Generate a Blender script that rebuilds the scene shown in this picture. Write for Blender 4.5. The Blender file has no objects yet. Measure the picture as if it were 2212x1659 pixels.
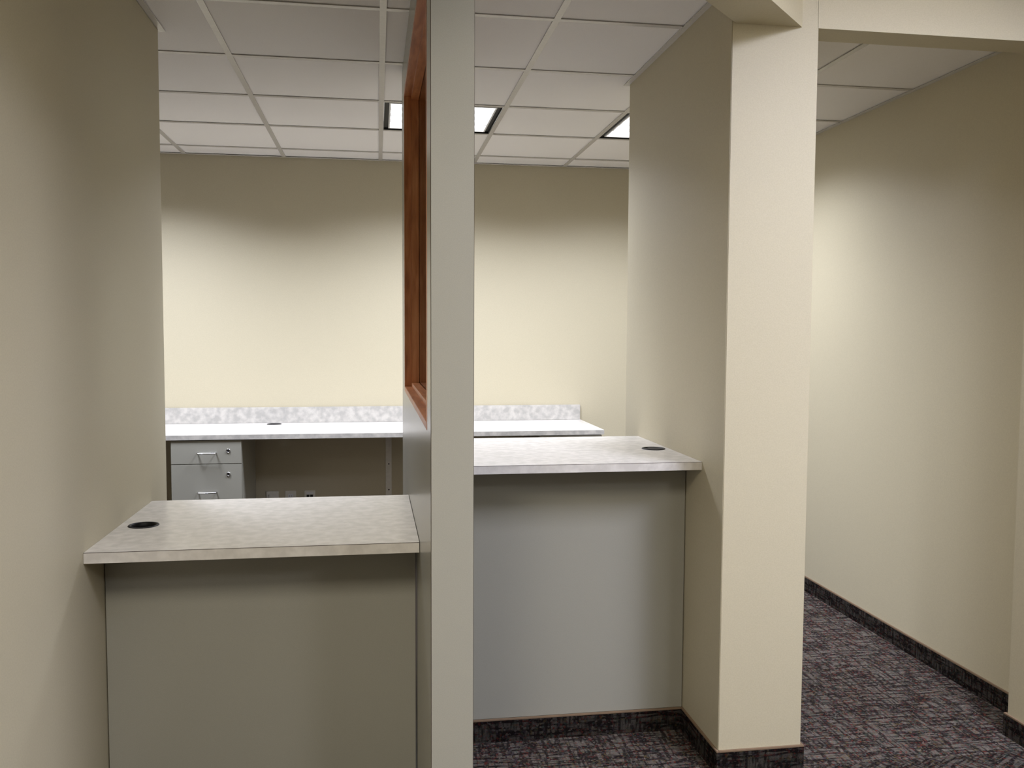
import bpy, bmesh, math, random
from mathutils import Vector, Matrix
from mathutils.geometry import tessellate_polygon

random.seed(7)
scene = bpy.context.scene
COL = scene.collection

# ------------------------------------------------------------------ camera
F_PX, YAW, PITCH, ROLL, CAM_H = 1878.0, 0.1538, 0.0608, -0.0048, 1.4812
cy, sy, cp, sp = math.cos(YAW), math.sin(YAW), math.cos(PITCH), math.sin(PITCH)
fw = Vector((sy * cp, cy * cp, -sp))
rt = Vector((cy, -sy, 0))
dn = fw.cross(rt)
rt2 = math.cos(ROLL) * rt + math.sin(ROLL) * dn
dn2 = -math.sin(ROLL) * rt + math.cos(ROLL) * dn
cam_d = bpy.data.cameras.new('camera')
cam_d.sensor_fit = 'HORIZONTAL'
cam_d.sensor_width = 36.0
cam_d.lens = F_PX / 2212 * 36.0
cam_d.clip_start = 0.02
cam = bpy.data.objects.new('camera', cam_d)
COL.objects.link(cam)
M = Matrix.Identity(4)
for i in range(3):
    M[i][0] = rt2[i]; M[i][1] = -dn2[i]; M[i][2] = -fw[i]
M[2][3] = CAM_H
cam.matrix_world = M
scene.camera = cam

# ------------------------------------------------------------------ world, exposure
w = bpy.data.worlds.new('world')
scene.world = w
w.use_nodes = True
w.node_tree.nodes['Background'].inputs['Color'].default_value = (0, 0, 0, 1)
w.node_tree.nodes['Background'].inputs['Strength'].default_value = 0.0
scene.view_settings.view_transform = 'Standard'
scene.view_settings.look = 'None'
scene.view_settings.gamma = 1.0
scene.view_settings.use_curve_mapping = False
scene.view_settings.exposure = 0.75

BACK_W, BACK_SPREAD, BACK_COL = 20.6, 146, (1.0, 1.05, 1.22)
FRONT_SPREAD = 154

# ------------------------------------------------------------------ dimensions (metres)
T = 0.6096                      # ceiling module
ZC = 2.5836                     # office ceiling
ZF = 3.10                       # lobby ceiling
D = 5.7954                      # back wall
G0 = -1.1939                    # first ceiling tee
E0 = 0.2572                     # cut row at back wall
XL = -0.7927                    # left wall face
XR, XC1, YCF, YCE = 1.1213, 1.4158, 2.6915, 3.835   # column wall
XW, XN, YJ = 2.4286, 2.29, 2.81      # hall wall, near right wall, jog
ZH = 2.4633                     # header underside
ZB = 0.0827                     # carpet base height
XO, YO, XRL = -3.25, -7.0, 6.5            # outer left, front


# ------------------------------------------------------------------ materials
def srgb(r, g, b):
    def c(v):
        v /= 255
        return v / 12.92 if v <= .04045 else ((v + .055) / 1.055) ** 2.4
    return (c(r), c(g), c(b), 1)


def mat(name):
    m = bpy.data.materials.new(name)
    m.use_nodes = True
    nt = m.node_tree
    return m, nt, nt.nodes['Principled BSDF']


def N(nt, kind, **kw):
    n = nt.nodes.new(kind)
    for k, v in kw.items():
        if k.startswith('_'):
            n.inputs[k[1:].replace('_', ' ')].default_value = v
        else:
            setattr(n, k, v)
    return n


def coords(nt, scale=(1, 1, 1), rot=(0, 0, 0)):
    tc = N(nt, 'ShaderNodeTexCoord')
    mp = N(nt, 'ShaderNodeMapping')
    mp.inputs['Scale'].default_value = scale
    mp.inputs['Rotation'].default_value = rot
    nt.links.new(tc.outputs['Object'], mp.inputs['Vector'])
    return mp.outputs['Vector']


def ramp(nt, fac, stops):
    r = N(nt, 'ShaderNodeValToRGB')
    el = r.color_ramp.elements
    while len(el) < len(stops):
        el.new(0.5)
    for e, (p, c) in zip(el, stops):
        e.position = p
        e.color = c
    nt.links.new(fac, r.inputs['Fac'])
    return r.outputs['Color']


def bump(nt, bsdf, height, strength, dist):
    b = N(nt, 'ShaderNodeBump')
    b.inputs['Strength'].default_value = strength
    b.inputs['Distance'].default_value = dist
    nt.links.new(height, b.inputs['Height'])
    nt.links.new(b.outputs['Normal'], bsdf.inputs['Normal'])


def speckled(name, c1, c2, scale, rough, bump_s=0.0, bump_d=0.001, spec=0.5, detail=4, lo=.35, hi=.65):
    m, nt, b = mat(name)
    v = coords(nt)
    n = N(nt, 'ShaderNodeTexNoise')
    n.inputs['Scale'].default_value = scale
    n.inputs['Detail'].default_value = detail
    nt.links.new(v, n.inputs['Vector'])
    nt.links.new(ramp(nt, n.outputs['Fac'], [(lo, c1), (hi, c2)]), b.inputs['Base Color'])
    b.inputs['Roughness'].default_value = rough
    b.inputs['Specular IOR Level'].default_value = spec
    if bump_s:
        bump(nt, b, n.outputs['Fac'], bump_s, bump_d)
    return m


def plain(name, c, rough=.5, metal=0.0, spec=.5):
    m, nt, b = mat(name)
    v = coords(nt)
    n = N(nt, 'ShaderNodeTexNoise')
    n.inputs['Scale'].default_value = 60
    nt.links.new(v, n.inputs['Vector'])
    d = tuple(x * .93 for x in c[:3]) + (1,)
    nt.links.new(ramp(nt, n.outputs['Fac'], [(.3, d), (.7, c)]), b.inputs['Base Color'])
    b.inputs['Roughness'].default_value = rough
    b.inputs['Metallic'].default_value = metal
    b.inputs['Specular IOR Level'].default_value = spec
    return m


M_WALL = speckled('wall_vinyl', srgb(189, 180, 154), srgb(195, 186, 160), 260, .55, .12, .0008, .4)
M_TILE = speckled('ceiling_tile', srgb(236, 232, 227), srgb(243, 240, 236), 420, .9, .25, .0012, .2)
M_TEE = plain('tee_enamel', srgb(206, 202, 196), .22, 0, .8)
M_LAM = speckled('grey_laminate', srgb(154, 152, 141), srgb(159, 157, 146), 500, .26, 0, 0, .5)
M_TOPL = speckled('mottled_laminate', srgb(205, 201, 195), srgb(221, 217, 211), 30, .26, 0, 0, .5, 7, .38, .66)
M_TOPL_SHADE = speckled('mottled_laminate_shaded', srgb(172, 169, 163), srgb(200, 196, 188), 26, .4, 0, 0, .4, 7, .38, .66)  # counter laminate darkened: shade on its upright faces is in the colour
M_SEAM = plain('laminate_seam', srgb(62, 48, 36), .6)
M_DARK = plain('dark_void', srgb(20, 19, 18), .8)
M_BLACK = plain('black_plastic', srgb(20, 20, 22), .5, 0, .25)
M_BLACK2 = plain('black_enamel', srgb(12, 12, 14), .6)
M_CHROME = plain('brushed_chrome', srgb(215, 215, 218), .22, 1.0)
M_PLATE = plain('ivory_plate', srgb(232, 228, 216), .4)
M_BIND = plain('tan_binding', srgb(128, 108, 88), .9, 0, .1)
M_STEEL = plain('grey_bracket', srgb(228, 224, 214), .45)
M_LOUV = plain('louver_blade', srgb(205, 205, 207), .5)
M_RIM = plain('white_enamel', srgb(235, 235, 235), .35)


def wood_mat():
    m, nt, b = mat('cherry_wood')
    v = coords(nt, (26, 3.2, 3.2))
    n = N(nt, 'ShaderNodeTexNoise')
    n.inputs['Scale'].default_value = 2.2
    n.inputs['Detail'].default_value = 8
    n.inputs['Distortion'].default_value = .5
    nt.links.new(v, n.inputs['Vector'])
    c = ramp(nt, n.outputs['Fac'], [(.25, srgb(152, 88, 50)), (.5, srgb(186, 118, 72)), (.75, srgb(206, 142, 96))])
    nt.links.new(c, b.inputs['Base Color'])
    b.inputs['Roughness'].default_value = .38
    bump(nt, b, n.outputs['Fac'], .08, .001)
    return m


M_WOOD = wood_mat()


def glass_mat():
    m = bpy.data.materials.new('clear_glass')
    m.use_nodes = True
    nt = m.node_tree
    nt.nodes.clear()
    out = N(nt, 'ShaderNodeOutputMaterial')
    mix = N(nt, 'ShaderNodeMixShader')
    fr = N(nt, 'ShaderNodeFresnel')
    fr.inputs['IOR'].default_value = 1.5
    tr = N(nt, 'ShaderNodeBsdfTransparent')
    tr.inputs['Color'].default_value = (.95, .97, .96, 1)
    gl = N(nt, 'ShaderNodeBsdfGlossy')
    gl.inputs['Roughness'].default_value = .01
    nt.links.new(fr.outputs['Fac'], mix.inputs['Fac'])
    nt.links.new(tr.outputs['BSDF'], mix.inputs[1])
    nt.links.new(gl.outputs['BSDF'], mix.inputs[2])
    nt.links.new(mix.outputs['Shader'], out.inputs['Surface'])
    return m


M_GLASS = glass_mat()


def emit_mat(name, col, s):
    m = bpy.data.materials.new(name)
    m.use_nodes = True
    nt = m.node_tree
    nt.nodes.clear()
    out = N(nt, 'ShaderNodeOutputMaterial')
    e = N(nt, 'ShaderNodeEmission')
    e.inputs['Color'].default_value = (*col, 1)
    e.inputs['Strength'].default_value = s
    nt.links.new(e.outputs['Emission'], out.inputs['Surface'])
    return m


M_LAMP = emit_mat('lit_diffuser', (1, 1, 1), 2.2)


def carpet_mat(name, rot, plane='XY', dark=1.0):
    """Woven crosshatch of charcoal lines on grey, flecked with red, teal and ochre yarn."""
    m, nt, b = mat(name)
    L = nt.links.new
    tc = N(nt, 'ShaderNodeTexCoord')
    sep = N(nt, 'ShaderNodeSeparateXYZ')
    mp = N(nt, 'ShaderNodeMapping')
    mp.inputs['Rotation'].default_value = (0, 0, rot)
    L(tc.outputs['Object'], mp.inputs['Vector'])
    base = mp.outputs['Vector']
    if plane != 'XY':                      # a vertical strip: (along wall, height)
        L(base, sep.inputs['Vector'])
        add = N(nt, 'ShaderNodeMath', operation='ADD')
        L(sep.outputs['X'], add.inputs[0]); L(sep.outputs['Y'], add.inputs[1])
        cmb = N(nt, 'ShaderNodeCombineXYZ')
        L(add.outputs[0], cmb.inputs['X']); L(sep.outputs['Z'], cmb.inputs['Y'])
        base = cmb.outputs['Vector']

    def lines(scale_long, scale_across, swap, lo, hi):
        mm = N(nt, 'ShaderNodeMapping')
        mm.inputs['Scale'].default_value = (scale_across, scale_long, 1) if swap else (scale_long, scale_across, 1)
        mm.inputs['Location'].default_value = (3.1 if swap else 0, 7.7 if swap else 0, 0)
        L(base, mm.inputs['Vector'])
        nn = N(nt, 'ShaderNodeTexNoise')
        nn.inputs['Scale'].default_value = 1
        nn.inputs['Detail'].default_value = 2.5
        L(mm.outputs['Vector'], nn.inputs['Vector'])
        return ramp(nt, nn.outputs['Fac'], [(lo, (0, 0, 0, 1)), (hi, (1, 1, 1, 1))])
    a = lines(9, 74, False, .44, .54)
    c = lines(9, 68, True, .44, .54)
    mul = N(nt, 'ShaderNodeMix', data_type='RGBA', blend_type='MULTIPLY')
    mul.inputs[0].default_value = .92
    L(a, mul.inputs[6]); L(c, mul.inputs[7])
    dk, lt = srgb(40, 34, 33), srgb(110, 104, 97)
    dk = tuple(v * dark for v in dk[:3]) + (1,)
    lt = tuple(v * dark for v in lt[:3]) + (1,)
    mc = N(nt, 'ShaderNodeMix', data_type='RGBA')
    L(mul.outputs[2], mc.inputs[0])
    mc.inputs[6].default_value = dk; mc.inputs[7].default_value = lt
    vor = N(nt, 'ShaderNodeTexVoronoi')
    vor.inputs['Scale'].default_value = 150
    L(base, vor.inputs['Vector'])
    hsv = N(nt, 'ShaderNodeSeparateColor', mode='RGB')
    L(vor.outputs['Color'], hsv.inputs['Color'])
    fl = ramp(nt, hsv.outputs[0], [(0, srgb(134, 58, 44)), (.2, srgb(92, 52, 56)), (.4, srgb(62, 86, 82)),
                                   (.6, srgb(120, 100, 64)), (.8, srgb(78, 70, 84)), (1, srgb(150, 140, 130))])
    th = ramp(nt, hsv.outputs[1], [(.52, (0, 0, 0, 1)), (.60, (.5, .5, .5, 1))])
    mf = N(nt, 'ShaderNodeMix', data_type='RGBA')
    L(th, mf.inputs[0]); L(mc.outputs[2], mf.inputs[6])
    fd = N(nt, 'ShaderNodeMix', data_type='RGBA', blend_type='MULTIPLY')
    fd.inputs[0].default_value = 1
    L(fl, fd.inputs[6]); fd.inputs[7].default_value = (dark, dark, dark, 1)
    L(fd.outputs[2], mf.inputs[7])
    fine = N(nt, 'ShaderNodeTexNoise')
    fine.inputs['Scale'].default_value = 420
    L(base, fine.inputs['Vector'])
    fr_ = ramp(nt, fine.outputs['Fac'], [(.3, (.62, .62, .62, 1)), (.7, (1.25, 1.25, 1.25, 1))])
    mx = N(nt, 'ShaderNodeMix', data_type='RGBA', blend_type='MULTIPLY')
    mx.inputs[0].default_value = 1
    L(mf.outputs[2], mx.inputs[6]); L(fr_, mx.inputs[7])
    L(mx.outputs[2], b.inputs['Base Color'])
    b.inputs['Roughness'].default_value = 1
    b.inputs['Specular IOR Level'].default_value = .05
    bump(nt, b, fine.outputs['Fac'], .9, .004)
    return m


M_CARP_A = carpet_mat('carpet_hall', 0.0, 'XY', .96)
M_CARP_B = carpet_mat('carpet_lobby', math.radians(-30), 'XY', .7)
M_BASE = carpet_mat('carpet_base', 0.0, 'XZ', .36)


# ------------------------------------------------------------------ mesh helpers
def bx(bm, x0, x1, y0, y1, z0, z1):
    vs = [bm.verts.new(p) for p in ((x0, y0, z0), (x1, y0, z0), (x1, y1, z0), (x0, y1, z0),
                                    (x0, y0, z1), (x1, y0, z1), (x1, y1, z1), (x0, y1, z1))]
    for f in ((0, 3, 2, 1), (4, 5, 6, 7), (0, 1, 5, 4), (1, 2, 6, 5), (2, 3, 7, 6), (3, 0, 4, 7)):
        bm.faces.new([vs[i] for i in f])


def prism(bm, pts, z0, z1):
    a = [bm.verts.new((x, y, z0)) for x, y in pts]
    b = [bm.verts.new((x, y, z1)) for x, y in pts]
    n = len(pts)
    bm.faces.new(list(reversed(a)))
    bm.faces.new(b)
    for i in range(n):
        bm.faces.new((a[i], a[(i + 1) % n], b[(i + 1) % n], b[i]))


def holed_slab(bm, x0, x1, y0, y1, z0, z1, hx, hy, r, n=40, x1b=None):
    """A rectangular slab with one round hole through it."""
    x1b = x1 if x1b is None else x1b
    rect = [(x0, y0), (x1, y0), (x1b, y1), (x0, y1)]
    circ = [(hx + r * math.cos(2 * math.pi * i / n), hy + r * math.sin(2 * math.pi * i / n)) for i in range(n)]
    pts = rect + circ
    tris = tessellate_polygon([[Vector((*p, 0)) for p in rect], [Vector((*p, 0)) for p in reversed(circ)]])
    order = rect + list(reversed(circ))
    va = [bm.verts.new((*p, z0)) for p in order]
    vb = [bm.verts.new((*p, z1)) for p in order]
    for t in tris:
        bm.faces.new([va[i] for i in t])
        bm.faces.new([vb[i] for i in t])
    for i in range(4):
        j = (i + 1) % 4
        bm.faces.new((va[i], va[j], vb[j], vb[i]))
    for i in range(n):
        a, c = 4 + i, 4 + (i + 1) % n
        bm.faces.new((va[a], va[c], vb[c], vb[a]))
    bmesh.ops.recalc_face_normals(bm, faces=bm.faces)


def lathe(bm, prof, n=36, c=(0, 0, 0)):
    """Turn (radius, height) pairs round the vertical axis, a closed profile."""
    rings = []
    for r, z in prof:
        rings.append([bm.verts.new((c[0] + r * math.cos(2 * math.pi * i / n), c[1] + r * math.sin(2 * math.pi * i / n), c[2] + z)) for i in range(n)])
    m = len(prof)
    for k in range(m):
        a, b = rings[k], rings[(k + 1) % m]
        for i in range(n):
            j = (i + 1) % n
            bm.faces.new((a[i], a[j], b[j], b[i]))
    bmesh.ops.recalc_face_normals(bm, faces=bm.faces)


def tube(bm, pts, r, n=10):
    pts = [Vector(p) for p in pts]
    rings = []
    for i, p in enumerate(pts):
        d = (pts[min(i + 1, len(pts) - 1)] - pts[max(i - 1, 0)]).normalized()
        u = d.cross(Vector((0, 0, 1)))
        if u.length < 1e-4:
            u = d.cross(Vector((1, 0, 0)))
        u.normalize()
        v = d.cross(u)
        rings.append([bm.verts.new(p + r * (math.cos(2 * math.pi * k / n) * u + math.sin(2 * math.pi * k / n) * v)) for k in range(n)])
    for a, b in zip(rings, rings[1:]):
        for k in range(n):
            j = (k + 1) % n
            bm.faces.new((a[k], a[j], b[j], b[k]))
    bm.faces.new(rings[0])
    bm.faces.new(list(reversed(rings[-1])))
    bmesh.ops.recalc_face_normals(bm, faces=bm.faces)


def disc_y(bm, x, z, y0, y1, r, n=20):
    """A short cylinder along Y."""
    a = [bm.verts.new((x + r * math.cos(2 * math.pi * i / n), y0, z + r * math.sin(2 * math.pi * i / n))) for i in range(n)]
    b = [bm.verts.new((x + r * math.cos(2 * math.pi * i / n), y1, z + r * math.sin(2 * math.pi * i / n))) for i in range(n)]
    bm.faces.new(a)
    bm.faces.new(list(reversed(b)))
    for i in range(n):
        j = (i + 1) % n
        bm.faces.new((a[i], b[i], b[j], a[j]))
    bmesh.ops.recalc_face_normals(bm, faces=bm.faces)


def obj(name, bm, m, parent=None, bevel=0.0, smooth=False):
    if bevel:
        bmesh.ops.bevel(bm, geom=list(bm.edges), offset=bevel, segments=2, affect='EDGES', clamp_overlap=True)
    me = bpy.data.meshes.new(name)
    bm.to_mesh(me)
    bm.free()
    me.materials.append(m)
    if smooth:
        for p in me.polygons:
            p.use_smooth = True
    o = bpy.data.objects.new(name, me)
    COL.objects.link(o)
    if parent:
        o.parent = parent
    return o


def box(name, m, x0, x1, y0, y1, z0, z1, parent=None, bevel=0.0):
    bm = bmesh.new()
    bx(bm, x0, x1, y0, y1, z0, z1)
    return obj(name, bm, m, parent, bevel)


def struct(o, label):
    o['kind'] = 'structure'
    o['label'] = label
    return o


def thing(name, label, cat, loc=(0, 0, 0), rz=0.0, group=None):
    o = bpy.data.objects.new(name, None)
    COL.objects.link(o)
    o.empty_display_size = .1
    o.location = loc
    o.rotation_euler = (0, 0, rz)
    tag(o, label, cat, group)
    return o


def tag(o, label, cat, group=None):
    o['label'] = label
    o['category'] = cat
    if group:
        o['group'] = group


def copy_tree(o, parent=None):
    c = o.copy()
    COL.objects.link(c)
    c.parent = parent
    for ch in [x for x in bpy.data.objects if x.parent == o]:
        copy_tree(ch, c)
    return c


# ------------------------------------------------------------------ floor
fl = box('floor', M_DARK, XO - .2, XRL + .2, YO - .2, D + .2, -.12, -.012)
struct(fl, 'dark patterned carpet floor running from the lobby into the hall')
bm = bmesh.new(); prism(bm, [(XO, YO), (XRL, YO), (XRL, YCF), (XO, YCF)], -.012, 0)
obj('carpet', bm, M_CARP_B, fl)
bm = bmesh.new(); prism(bm, [(XO, YCF), (XW + .01, YCF), (XW + .01, D), (XO, D)], -.012, 0)
obj('carpet', bm, M_CARP_A, fl)

# ------------------------------------------------------------------ walls
struct(box('wall_back', M_WALL, XO, XW, D, D + .12, 0, ZC), 'cream back wall of the office behind the long counter')
struct(box('wall_outer', M_WALL, XO - .12, XO, YO, D + .12, 0, ZF), 'cream outer office wall hidden beyond the left wall')
struct(box('wall_left', M_WALL, XL - .13, XL, -1.6, 3.4346, 0, ZC, bevel=.003), 'cream wall at the left end of the low counter')
struct(box('wall_front', M_WALL, XO - .12, XRL + .12, YO - .12, YO, 0, ZF), 'cream lobby wall behind the viewpoint')
struct(box('wall_right', M_WALL, XW, XW + .12, YJ, D + .12, 0, ZC), 'cream hall wall with dark carpet base along its foot')
struct(box('wall_near_right', M_WALL, XN, XRL, -.2, YJ, 0, ZF, bevel=.003), 'cream lobby wall stepping out from the hall wall')
struct(box('wall_lobby', M_WALL, XRL, XRL + .12, YO, 0, 0, ZF), 'cream far lobby wall outside the picture')
struct(box('wall_middle', M_WALL, XR, XC1, YCF, YCE, 0, ZF, bevel=.002), 'cream column wall between the high counter and the hall opening')
# soffits over the hall opening and, at 45 degrees, over the lobby
struct(box('trim_1', M_WALL, XC1 - .003, XN, YCF, 2.8075, ZH, ZF), 'cream header beam across the top of the hall opening')
bm = bmesh.new()
c0 = YCF - 1.3587               # lobby face: y = x + c0
c1 = YCF - 1.1337               # office face: y = x + c1
xa = XL
prism(bm, [(1.3587, YCF), (1.1337, YCF), (xa, xa + c1), (xa, xa + c0)], ZH, ZF)
bmesh.ops.recalc_face_normals(bm, faces=bm.faces)
struct(obj('trim_2', bm, M_WALL), 'cream soffit beam running diagonally out from the top of the column')

# ------------------------------------------------------------------ office ceiling: slab with tiles, tees and wall angles
bm = bmesh.new()
prism(bm, [(XO, XO + c1 + 1.2), (xa, xa + c1), (1.1337, YCF), (XW, YCF + .1), (XW, D), (XO, D)], ZC + .05, ZC + .15)
bmesh.ops.recalc_face_normals(bm, faces=bm.faces)
ceil = struct(obj('ceiling', bm, M_TILE), 'white suspended ceiling of square tiles over the office')
lob = struct(box('ceiling_lobby', M_TILE, XO - .1, XRL + .1, YO - .1, 2.81, ZF, ZF + .1), 'white lobby ceiling in front of the diagonal soffit')


def clip(poly, fn):
    out = []
    for i, p in enumerate(poly):
        q = poly[(i + 1) % len(poly)]
        a, b = fn(p), fn(q)
        if a >= 0:
            out.append(p)
        if (a >= 0) != (b >= 0):
            t = a / (a - b)
            out.append((p[0] + t * (q[0] - p[0]), p[1] + t * (q[1] - p[1])))
    return out


def office(poly):
    poly = clip(poly, lambda p: p[1] - p[0] - c1 - .002 if p[0] < 1.2 else 1)
    return poly


YJ_ = [D - E0 - T * j for j in range(0, 7)]
xs = [G0 + T * k for k in range(-3, 7)]
xs_cells = [(max(a, XO), min(a + T, XW)) for a in [G0 + T * k for k in range(-3, 6)]]
rows = [(D - E0, D)] + [(D - E0 - T * (j + 1), D - E0 - T * j) for j in range(6)]
FIX = {(2, 2), (4, 2), (-1, 2)}          # (column, row) of the lit fittings
for ci, (xa_, xb_) in enumerate(xs_cells):
    k = ci - 3
    for ri, (ya_, yb_) in enumerate(rows):
        if (k, ri) in FIX:
            continue
        lo = YCF + .117 if xa_ > 1.2 else ya_
        y0 = max(ya_, lo)
        if y0 > yb_ - .02:
            continue
        p = [(xa_ + .004, y0 + .004), (xb_ - .004, y0 + .004), (xb_ - .004, yb_ - .004), (xa_ + .004, yb_ - .004)]
        if xb_ <= 1.25:
            p = clip(p, lambda q: q[1] - q[0] - c1 - .003)
        if len(p) < 3:
            continue
        bm = bmesh.new()
        prism(bm, p, ZC + .0045 + random.uniform(-.0006, .0006), ZC + .02)
        bmesh.ops.recalc_face_normals(bm, faces=bm.faces)
        obj('ceiling_tile', bm, M_TILE, ceil)
FW = .012
for k in range(-3, 7):                   # main runners, front to back
    x = G0 + T * k
    if x > XW - .05 or x < XO:
        continue
    y0 = max(x + c1 + .02, 1.6) if x < 1.12 else YCF + .13
    bm = bmesh.new()
    bx(bm, x - FW, x + FW, y0, D, ZC, ZC + .003)
    bx(bm, x - .003, x + .003, y0, D, ZC + .003, ZC + .05)
    obj('main_tee', bm, M_TEE, ceil)
for y in YJ_:                            # cross tees between the runners
    for k in range(-3, 6):
        a, b_ = max(G0 + T * k, XO) + FW, min(G0 + T * (k + 1), XW) - FW
        if b_ - a < .03:
            continue
        if a < 1.12 and y < b_ + c1 + .01:
            continue
        if a > 1.12 and y < YCF + .13:
            continue
        bm = bmesh.new()
        bx(bm, a, b_, y - FW, y + FW, ZC + .0002, ZC + .003)
        bx(bm, a, b_, y - .003, y + .003, ZC + .003, ZC + .05)
        obj('cross_tee', bm, M_TEE, ceil)
WA = .022
for (x0, x1, y0, y1) in ((XO, XW, D - WA, D), (XL, XL + WA, .8, 3.4346), (XL - .13, XL + WA, 3.4346, 3.4346 + WA),
                         (XR - WA, XR, 2.72, YCE), (XR - WA, XC1 + WA, YCE, YCE + WA), (XC1, XC1 + WA, 2.81, YCE),
                         (XW - WA, XW, 2.82, D - WA)):
    box('wall_angle', M_TEE, x0, x1, y0, y1, ZC - .0015, ZC + .001, ceil)


# ------------------------------------------------------------------ ceiling lights
def troffer(x, y, z, size, power, spread, col, label, length=None):
    t = thing('ceiling_light', label, 'light', (x, y, z))
    h = size / 2
    g = (length or size) / 2
    wd, rw = .024, .008

    def ring(bm, a, b, wid, z0, z1):
        bx(bm, -a, -a + wid, -b, b, z0, z1)
        bx(bm, a - wid, a, -b, b, z0, z1)
        bx(bm, -a + wid, a - wid, b - wid, b, z0, z1)
        bx(bm, -a + wid, a - wid, -b, -b + wid, z0, z1)
    bm = bmesh.new()                     # black air slot round the fitting
    ring(bm, h, g, wd, .012, .02)
    ring(bm, h, g, .002, .001, .012)
    obj('slot_frame', bm, M_BLACK2, t)
    i, k = h - wd, g - wd
    bm = bmesh.new()
    ring(bm, i, k, rw, .004, .03)
    obj('rim', bm, M_RIM, t)
    i, k = i - rw, k - rw
    box('diffuser', M_LAMP, -i, i, -k, k, .022, .03, t)
    n = round(4 * g / h)
    for q in range(1, n):
        yq = -k + 2 * k * q / n
        box('louver', M_LOUV, -i, i, yq - .002, yq + .002, .006, .022, t)
    la = bpy.data.lights.new('lamp', 'AREA')
    la.shape = 'RECTANGLE'
    la.size, la.size_y = 2 * i * .96, 2 * k * .96
    la.energy = power
    la.color = col
    la.spread = math.radians(spread)
    lo = bpy.data.objects.new('lamp', la)
    COL.objects.link(lo)
    lo.location = (0, 0, .002)
    lo.parent = t
    return t


yr = (rows[2][0] + rows[2][1]) / 2
cs = T - .03
troffer(G0 + T * 2.5, yr, ZC, cs, BACK_W, BACK_SPREAD, BACK_COL, 'lit square ceiling light half hidden behind the grey partition')
troffer(G0 + T * 4.5, yr, ZC, cs, BACK_W * .75, BACK_SPREAD, BACK_COL, 'lit square ceiling light cut off by the column wall')
troffer(G0 + T * -.5, yr, ZC, cs, BACK_W * 1.35, BACK_SPREAD, BACK_COL, 'lit square ceiling light hidden beyond the left wall')
FRONT = [(1.95, 1.00, 49, (1.0, 1.05, 1.31), 'long lobby ceiling light in front of the hall opening'),
         (1.95, -1.75, 42, (1.0, 1.0, 1.04), 'long unseen lobby light added to even out light on the column'),  # added fill light, no known fitting: flattens the light down the column
         (-.47, -.25, 44, (1.0, .93, .81), 'long lobby ceiling light behind the viewpoint')]
for x, y, pw, col, lab in FRONT:
    troffer(x, y, ZF - .022, cs, pw, FRONT_SPREAD, col, lab, 2 * T - .03)


# ------------------------------------------------------------------ carpet baseboards
def base(name, label, x0, x1, y0, y1, t=.008):
    """A carpet strip against a wall, with its tan bound top edge."""
    b = struct(box(name, M_BASE, x0, x1, y0, y1, 0, ZB - .005, bevel=.001), label)
    box('binding', M_BIND, x0, x1, y0, y1, ZB - .005, ZB + .0015, b, bevel=.0012)


TB = .009
XP_R = .2207                             # partition's office side
base('baseboard_high_counter', 'dark carpet base under the panel of the high counter', XP_R - .01, XR - TB, 3.0339 - TB, 3.0339, TB)
base('baseboard_column_side', 'dark carpet base on the shaded side of the column', XR - TB, XR, YCF - TB, 3.0339)
base('baseboard_column_front', 'dark carpet base on the lit front of the column', XR, XC1 + TB, YCF - TB, YCF)
base('baseboard_column_hall', 'dark carpet base on the hall side of the column', XC1, XC1 + TB, YCF, YCE)
base('baseboard_right', 'dark carpet base along the foot of the hall wall', XW - TB, XW, YJ, D)
base('baseboard_near_right', 'dark carpet base on the wall stepping out from the hall', XN - TB, XN, -.2, YJ + TB)
base('baseboard_jog', 'dark carpet base on the short return of the right wall', XN, XW - TB, YJ, YJ + TB)
base('baseboard_left', 'dark carpet base along the foot of the left wall', XL, XL + TB, -1.6, 2.6562 - TB)
base('baseboard_back', 'dark carpet base along the office back wall', XO, XW - TB, D - TB, D)


# ------------------------------------------------------------------ counters
def grommet(parent, x, y, z, r, capped):
    bm = bmesh.new()
    lathe(bm, [(r * .80, -.03), (r * .80, .0005), (r * .86, .0025), (r * .97, .0022), (r, .0003), (r * .90, -.001), (r * .90, -.03)], 40, (x, y, z))
    obj('grommet', bm, M_BLACK, parent, smooth=True)
    if capped:
        bm = bmesh.new()
        pts = []
        n = 40
        rr = r * .795
        a0, a1 = math.radians(118), math.radians(152)       # cable slot cut in the rim
        for i in range(n):
            a = 2 * math.pi * i / n
            q = .62 if a0 < a < a1 else 1
            pts.append((x + rr * q * math.cos(a), y + rr * q * math.sin(a)))
        prism(bm, pts, z - .004, z + .0008)
        bmesh.ops.recalc_face_normals(bm, faces=bm.faces)
        obj('grommet_cap', bm, M_BLACK, parent)


def reception_counter(label, x0, x1, y0, y1, z, t, ypan, zpan, g, x1b=None):
    c = thing('reception_counter', label, 'counter')
    bm = bmesh.new()
    holed_slab(bm, x0, x1, y0 + .0012, y1, z - t, z, g[0], g[1], .0385, 40, x1b)
    top = obj('countertop', bm, M_TOPL, c)
    box('edge_band', M_TOPL, x0, x1, y0, y0 + .0011, z - t, z - .0016, top)
    box('seam_line', M_SEAM, x0, x1, y0 + .0001, y0 + .0011, z - .0016, z - .0003, top)
    grommet(top, g[0], g[1], z, .046, g[2])
    box('front_panel', M_LAM, x0 + .0025, x1 - .004, ypan, ypan + .019, zpan, z - t, c)
    box('cleat', M_DARK, x0 + .001, x1 - .0025, ypan + .021, ypan + .03, .002, z - t, c)
    return c


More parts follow.
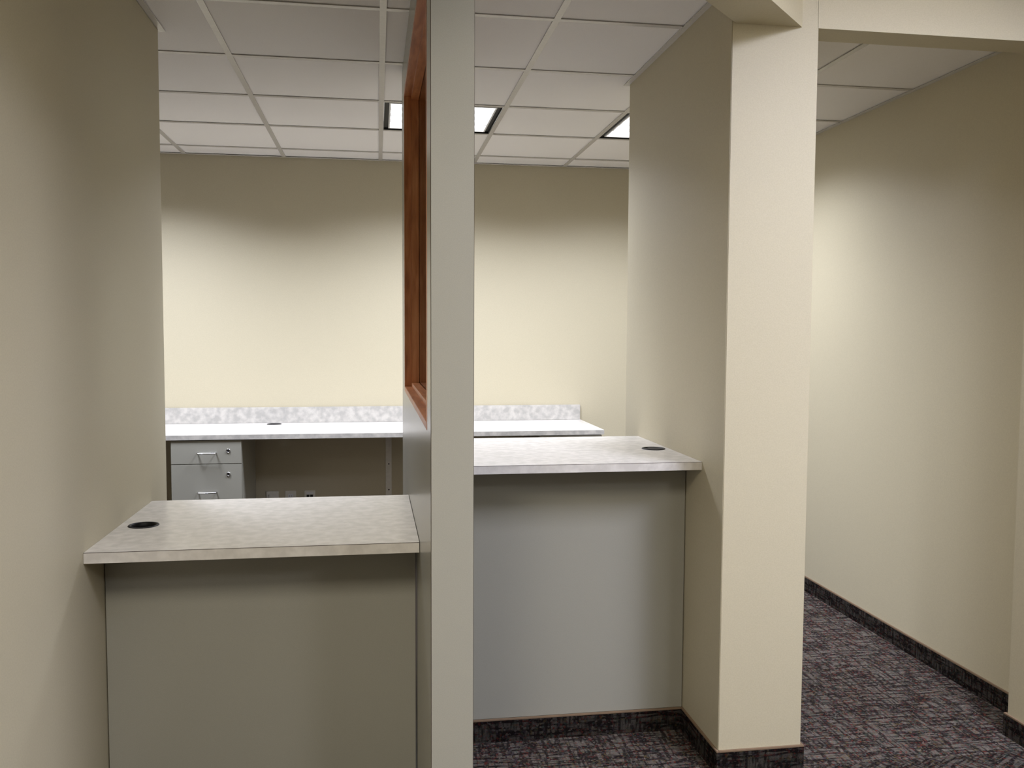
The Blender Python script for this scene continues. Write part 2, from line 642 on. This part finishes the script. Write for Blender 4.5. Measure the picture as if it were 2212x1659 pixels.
reception_counter('low pale counter between left wall and partition, open cable hole at one end',
                  XL + .0006, .1168, 2.4806, 3.2128, .8738, .0304, 2.6562, 0.002, (-.7194, 2.810, False), .1116)
reception_counter('higher pale counter between partition and column, capped cable hole near the column',
                  XP_R - .006, XR - .0006, 2.8816, 3.6384, 1.0278, .0285, 3.0339, ZB + .002, (1.0585, 3.232, True))

# long counter along the back wall
bc = thing('back_counter', 'long pale counter with backsplash along the office back wall', 'counter', (0, 0, 0))
zb, yb, xbr = .8799, 5.1479, 1.3713
bm = bmesh.new()
holed_slab(bm, XO + .001, xbr, yb + .0012, D - .0006, zb - .028, zb, -.6535, 5.700, .0385)
top = obj('countertop', bm, M_TOPL, bc)
box('edge_band', M_TOPL_SHADE, XO, xbr, yb, yb + .0011, zb - .028, zb - .0012, top)
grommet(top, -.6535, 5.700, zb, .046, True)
box('backsplash', M_TOPL_SHADE, XO + .001, xbr - .004, D - .02, D - .0006, zb, .9818, bc, bevel=.0015)


# ------------------------------------------------------------------ drawer cabinets under the back counter
def drawer_cabinet(x0, label):
    wdt, y0, y1, zt = .3905, yb + .0065, 5.72, zb - .0285
    c = thing('drawer_cabinet', label, 'cabinet', (x0, y0, 0))
    bm = bmesh.new()
    bx(bm, 0, wdt, .02, y1 - y0, .09, zt)
    bx(bm, .01, wdt - .01, .06, y1 - y0, 0, .09)
    obj('body', bm, M_LAM, c)
    for z0, z1, zh, zl in ((.7130, zt - .004, .776, .787), (.390, .7098, .549, .651), (.095, .3868, .25, None)):
        d = box('drawer', M_LAM, .001, wdt - .001, 0, .0195, z0, z1, c, bevel=.0012)
        hx = wdt * .5 + .003
        bm = bmesh.new()
        pts = [(hx - .05, 0, zh)]
        for a in range(0, 91, 15):
            r = math.radians(a)
            pts.append((hx - .05 + .007 * (1 - math.cos(r)), -.024 - .007 * math.sin(r), zh))
        for a in range(90, -1, -15):
            r = math.radians(a)
            pts.append((hx + .05 - .007 * (1 - math.cos(r)), -.024 - .007 * math.sin(r), zh))
        pts.append((hx + .05, 0, zh))
        tube(bm, pts, .0042)
        obj('drawer_handle', bm, M_CHROME, d, smooth=True)
        if zl:
            bm = bmesh.new()
            lx = .3155
            lathe(bm, [(.0002, 0), (.0125, 0), (.0124, .0018), (.0112, .0036), (.0098, .0046), (.0084, .0040), (.0074, .0022), (.0002, .0022)], 28)
            for v in bm.verts:
                v.co = Vector((lx + v.co.x, -v.co.z, zl + v.co.y))
            bmesh.ops.recalc_face_normals(bm, faces=bm.faces)
            obj('lock', bm, M_CHROME, d, smooth=True)
            bm = bmesh.new()
            disc_y(bm, lx, zl, -.0030, -.0023, .0066)
            obj('keyhole', bm, M_DARK, d)
    return c


drawer_cabinet(-1.1655, 'grey drawer cabinet with two keyed locks left of the dark knee space')
drawer_cabinet(.9690, 'grey drawer cabinet at the right end of the back counter, mostly hidden')

# ------------------------------------------------------------------ wall bracket and outlets under the back counter
br = thing('support_bracket', 'grey metal support bracket holding up the back counter beside the partition', 'bracket', (.071, D, 0))
bm = bmesh.new()
bx(bm, -.0195, .0195, -.005, 0, .34, zb - .028)
bx(bm, -.0195, .0195, -.40, -.005, zb - .034, zb - .029)
obj('leg', bm, M_STEEL, br)
bm = bmesh.new()                          # curved gusset in the corner
prof = [(0, 0)] + [(-.012 - .36 * (1 - math.sin(math.radians(a))), -.006 - .13 * (1 - math.cos(math.radians(a)))) for a in range(0, 91, 10)]
vsa = [bm.verts.new((.014, -.005 + y, zb - .034 + z)) for y, z in prof]
vsb = [bm.verts.new((.0185, -.005 + y, zb - .034 + z)) for y, z in prof]
bm.faces.new(vsa); bm.faces.new(list(reversed(vsb)))
for i in range(len(prof)):
    j = (i + 1) % len(prof)
    bm.faces.new((vsa[i], vsb[i], vsb[j], vsa[j]))
bmesh.ops.recalc_face_normals(bm, faces=bm.faces)
obj('gusset', bm, M_STEEL, br)
for z in (.5963, .4241):
    bm = bmesh.new(); disc_y(bm, .001, z, -.0075, -.0045, .0045)
    obj('screw', bm, M_BLACK, br)


def outlet(x, wdt, dep, kind, label):
    o = thing('wall_outlet', label, 'outlet', (x, D, .373))
    box('cover_plate', M_PLATE, -wdt / 2, wdt / 2, -dep, 0, -.0575, .0575, o, bevel=.0025)
    if kind == 'jacks':
        box('label_strip', M_RIM, -.022, .022, -dep - .001, -dep, .034, .046, o)
        for sx in (-1, 1):
            box('jack', M_BLACK2, sx * .0115 - .009, sx * .0115 + .009, -dep - .003, -dep, .006, .030, o, bevel=.001)
    elif kind == 'duplex':
        for z in (-.024, .024):
            r = box('receptacle', M_RIM, -.0165, .0165, -dep - .002, -dep, z - .014, z + .014, o, bevel=.003)
            for sx in (-.006, .006):
                box('slot', M_DARK, sx - .001, sx + .001, -dep - .0026, -dep - .0015, z - .004, z + .005, r)
    else:
        box('raised_block', M_PLATE, -.024, .024, -dep - .012, -dep, -.03, .042, o, bevel=.004)


outlet(-.6795, .078, .012, 'block', 'ivory wall box nearest the drawer cabinet under the back counter')
outlet(-.565, .07, .006, 'duplex', 'ivory power outlet plate between the two other plates under the counter')
outlet(-.4425, .07, .006, 'jacks', 'ivory data plate with a pair of black jacks under the counter')

# ------------------------------------------------------------------ partition with wood framed window
# local frame: x across the thickness, y away from the lobby along its length
pt = thing('partition', 'grey laminate partition with wood framed window dividing the two counters', 'partition', (.1208, 1.994, 0), .007)
PT, PL = .0999, 1.835
wy0, wy1, wz0, wz1 = .158, 1.590, 1.234, 2.436
bm = bmesh.new()
# one body with a window opening, outlined in the (y, z) plane
outer = [(.006, .002), (PL, .002), (PL, ZC - .002), (.006, ZC - .002)]
inner = [(wy0, wz0), (wy1, wz0), (wy1, wz1), (wy0, wz1)]
va = [[bm.verts.new((x, y, z)) for y, z in outer + inner] for x in (.0012, PT - .0012)]
for k in range(4):
    j = (k + 1) % 4
    bm.faces.new((va[0][k], va[0][j], va[0][4 + j], va[0][4 + k]))
    bm.faces.new((va[1][k], va[1][4 + k], va[1][4 + j], va[1][j]))
    bm.faces.new((va[0][k], va[1][k], va[1][j], va[0][j]))
    bm.faces.new((va[0][4 + k], va[0][4 + j], va[1][4 + j], va[1][4 + k]))
bmesh.ops.recalc_face_normals(bm, faces=bm.faces)
obj('side_panel', bm, M_LAM, pt)
box('edge_seam', M_SEAM, 0, PT, .0022, .006, .002, ZC - .003, pt)
box('end_panel', M_LAM, .0011, PT - .0011, 0, .0022, .002, ZC - .003, pt)

wfm = bpy.data.objects.new('window_frame', None); COL.objects.link(wfm); wfm.parent = pt
lt = .020                                 # lining thickness
xa0, xb0 = .0004, PT - .0004
box('sill', M_WOOD, xa0, xb0, wy0, wy1, wz0, wz0 + lt, wfm, bevel=.001)
box('head', M_WOOD, xa0, xb0, wy0, wy1, wz1 - lt, wz1, wfm, bevel=.001)
box('jamb', M_WOOD, xa0, xb0, wy0, wy0 + lt, wz0 + lt, wz1 - lt, wfm, bevel=.001)
box('jamb', M_WOOD, xa0, xb0, wy1 - lt, wy1, wz0 + lt, wz1 - lt, wfm, bevel=.001)
GX = .062                                 # glass line
for x0, x1 in ((.028, GX - .004), (GX + .004, .092)):
    st = .016
    y0, y1, z0, z1 = wy0 + lt, wy1 - lt, wz0 + lt, wz1 - lt
    box('glazing_bead', M_WOOD, x0, x1, y0, y1, z0, z0 + st, wfm, bevel=.001)
    box('glazing_bead', M_WOOD, x0, x1, y0, y1, z1 - st, z1, wfm, bevel=.001)
    box('glazing_bead', M_WOOD, x0, x1, y0, y0 + st, z0 + st, z1 - st, wfm, bevel=.001)
    box('glazing_bead', M_WOOD, x0, x1, y1 - st, y1, z0 + st, z1 - st, wfm, bevel=.001)
box('glass_pane', M_GLASS, GX - .003, GX + .003, wy0 + lt + .001, wy1 - lt - .001, wz0 + lt + .001, wz1 - lt - .001, wfm)
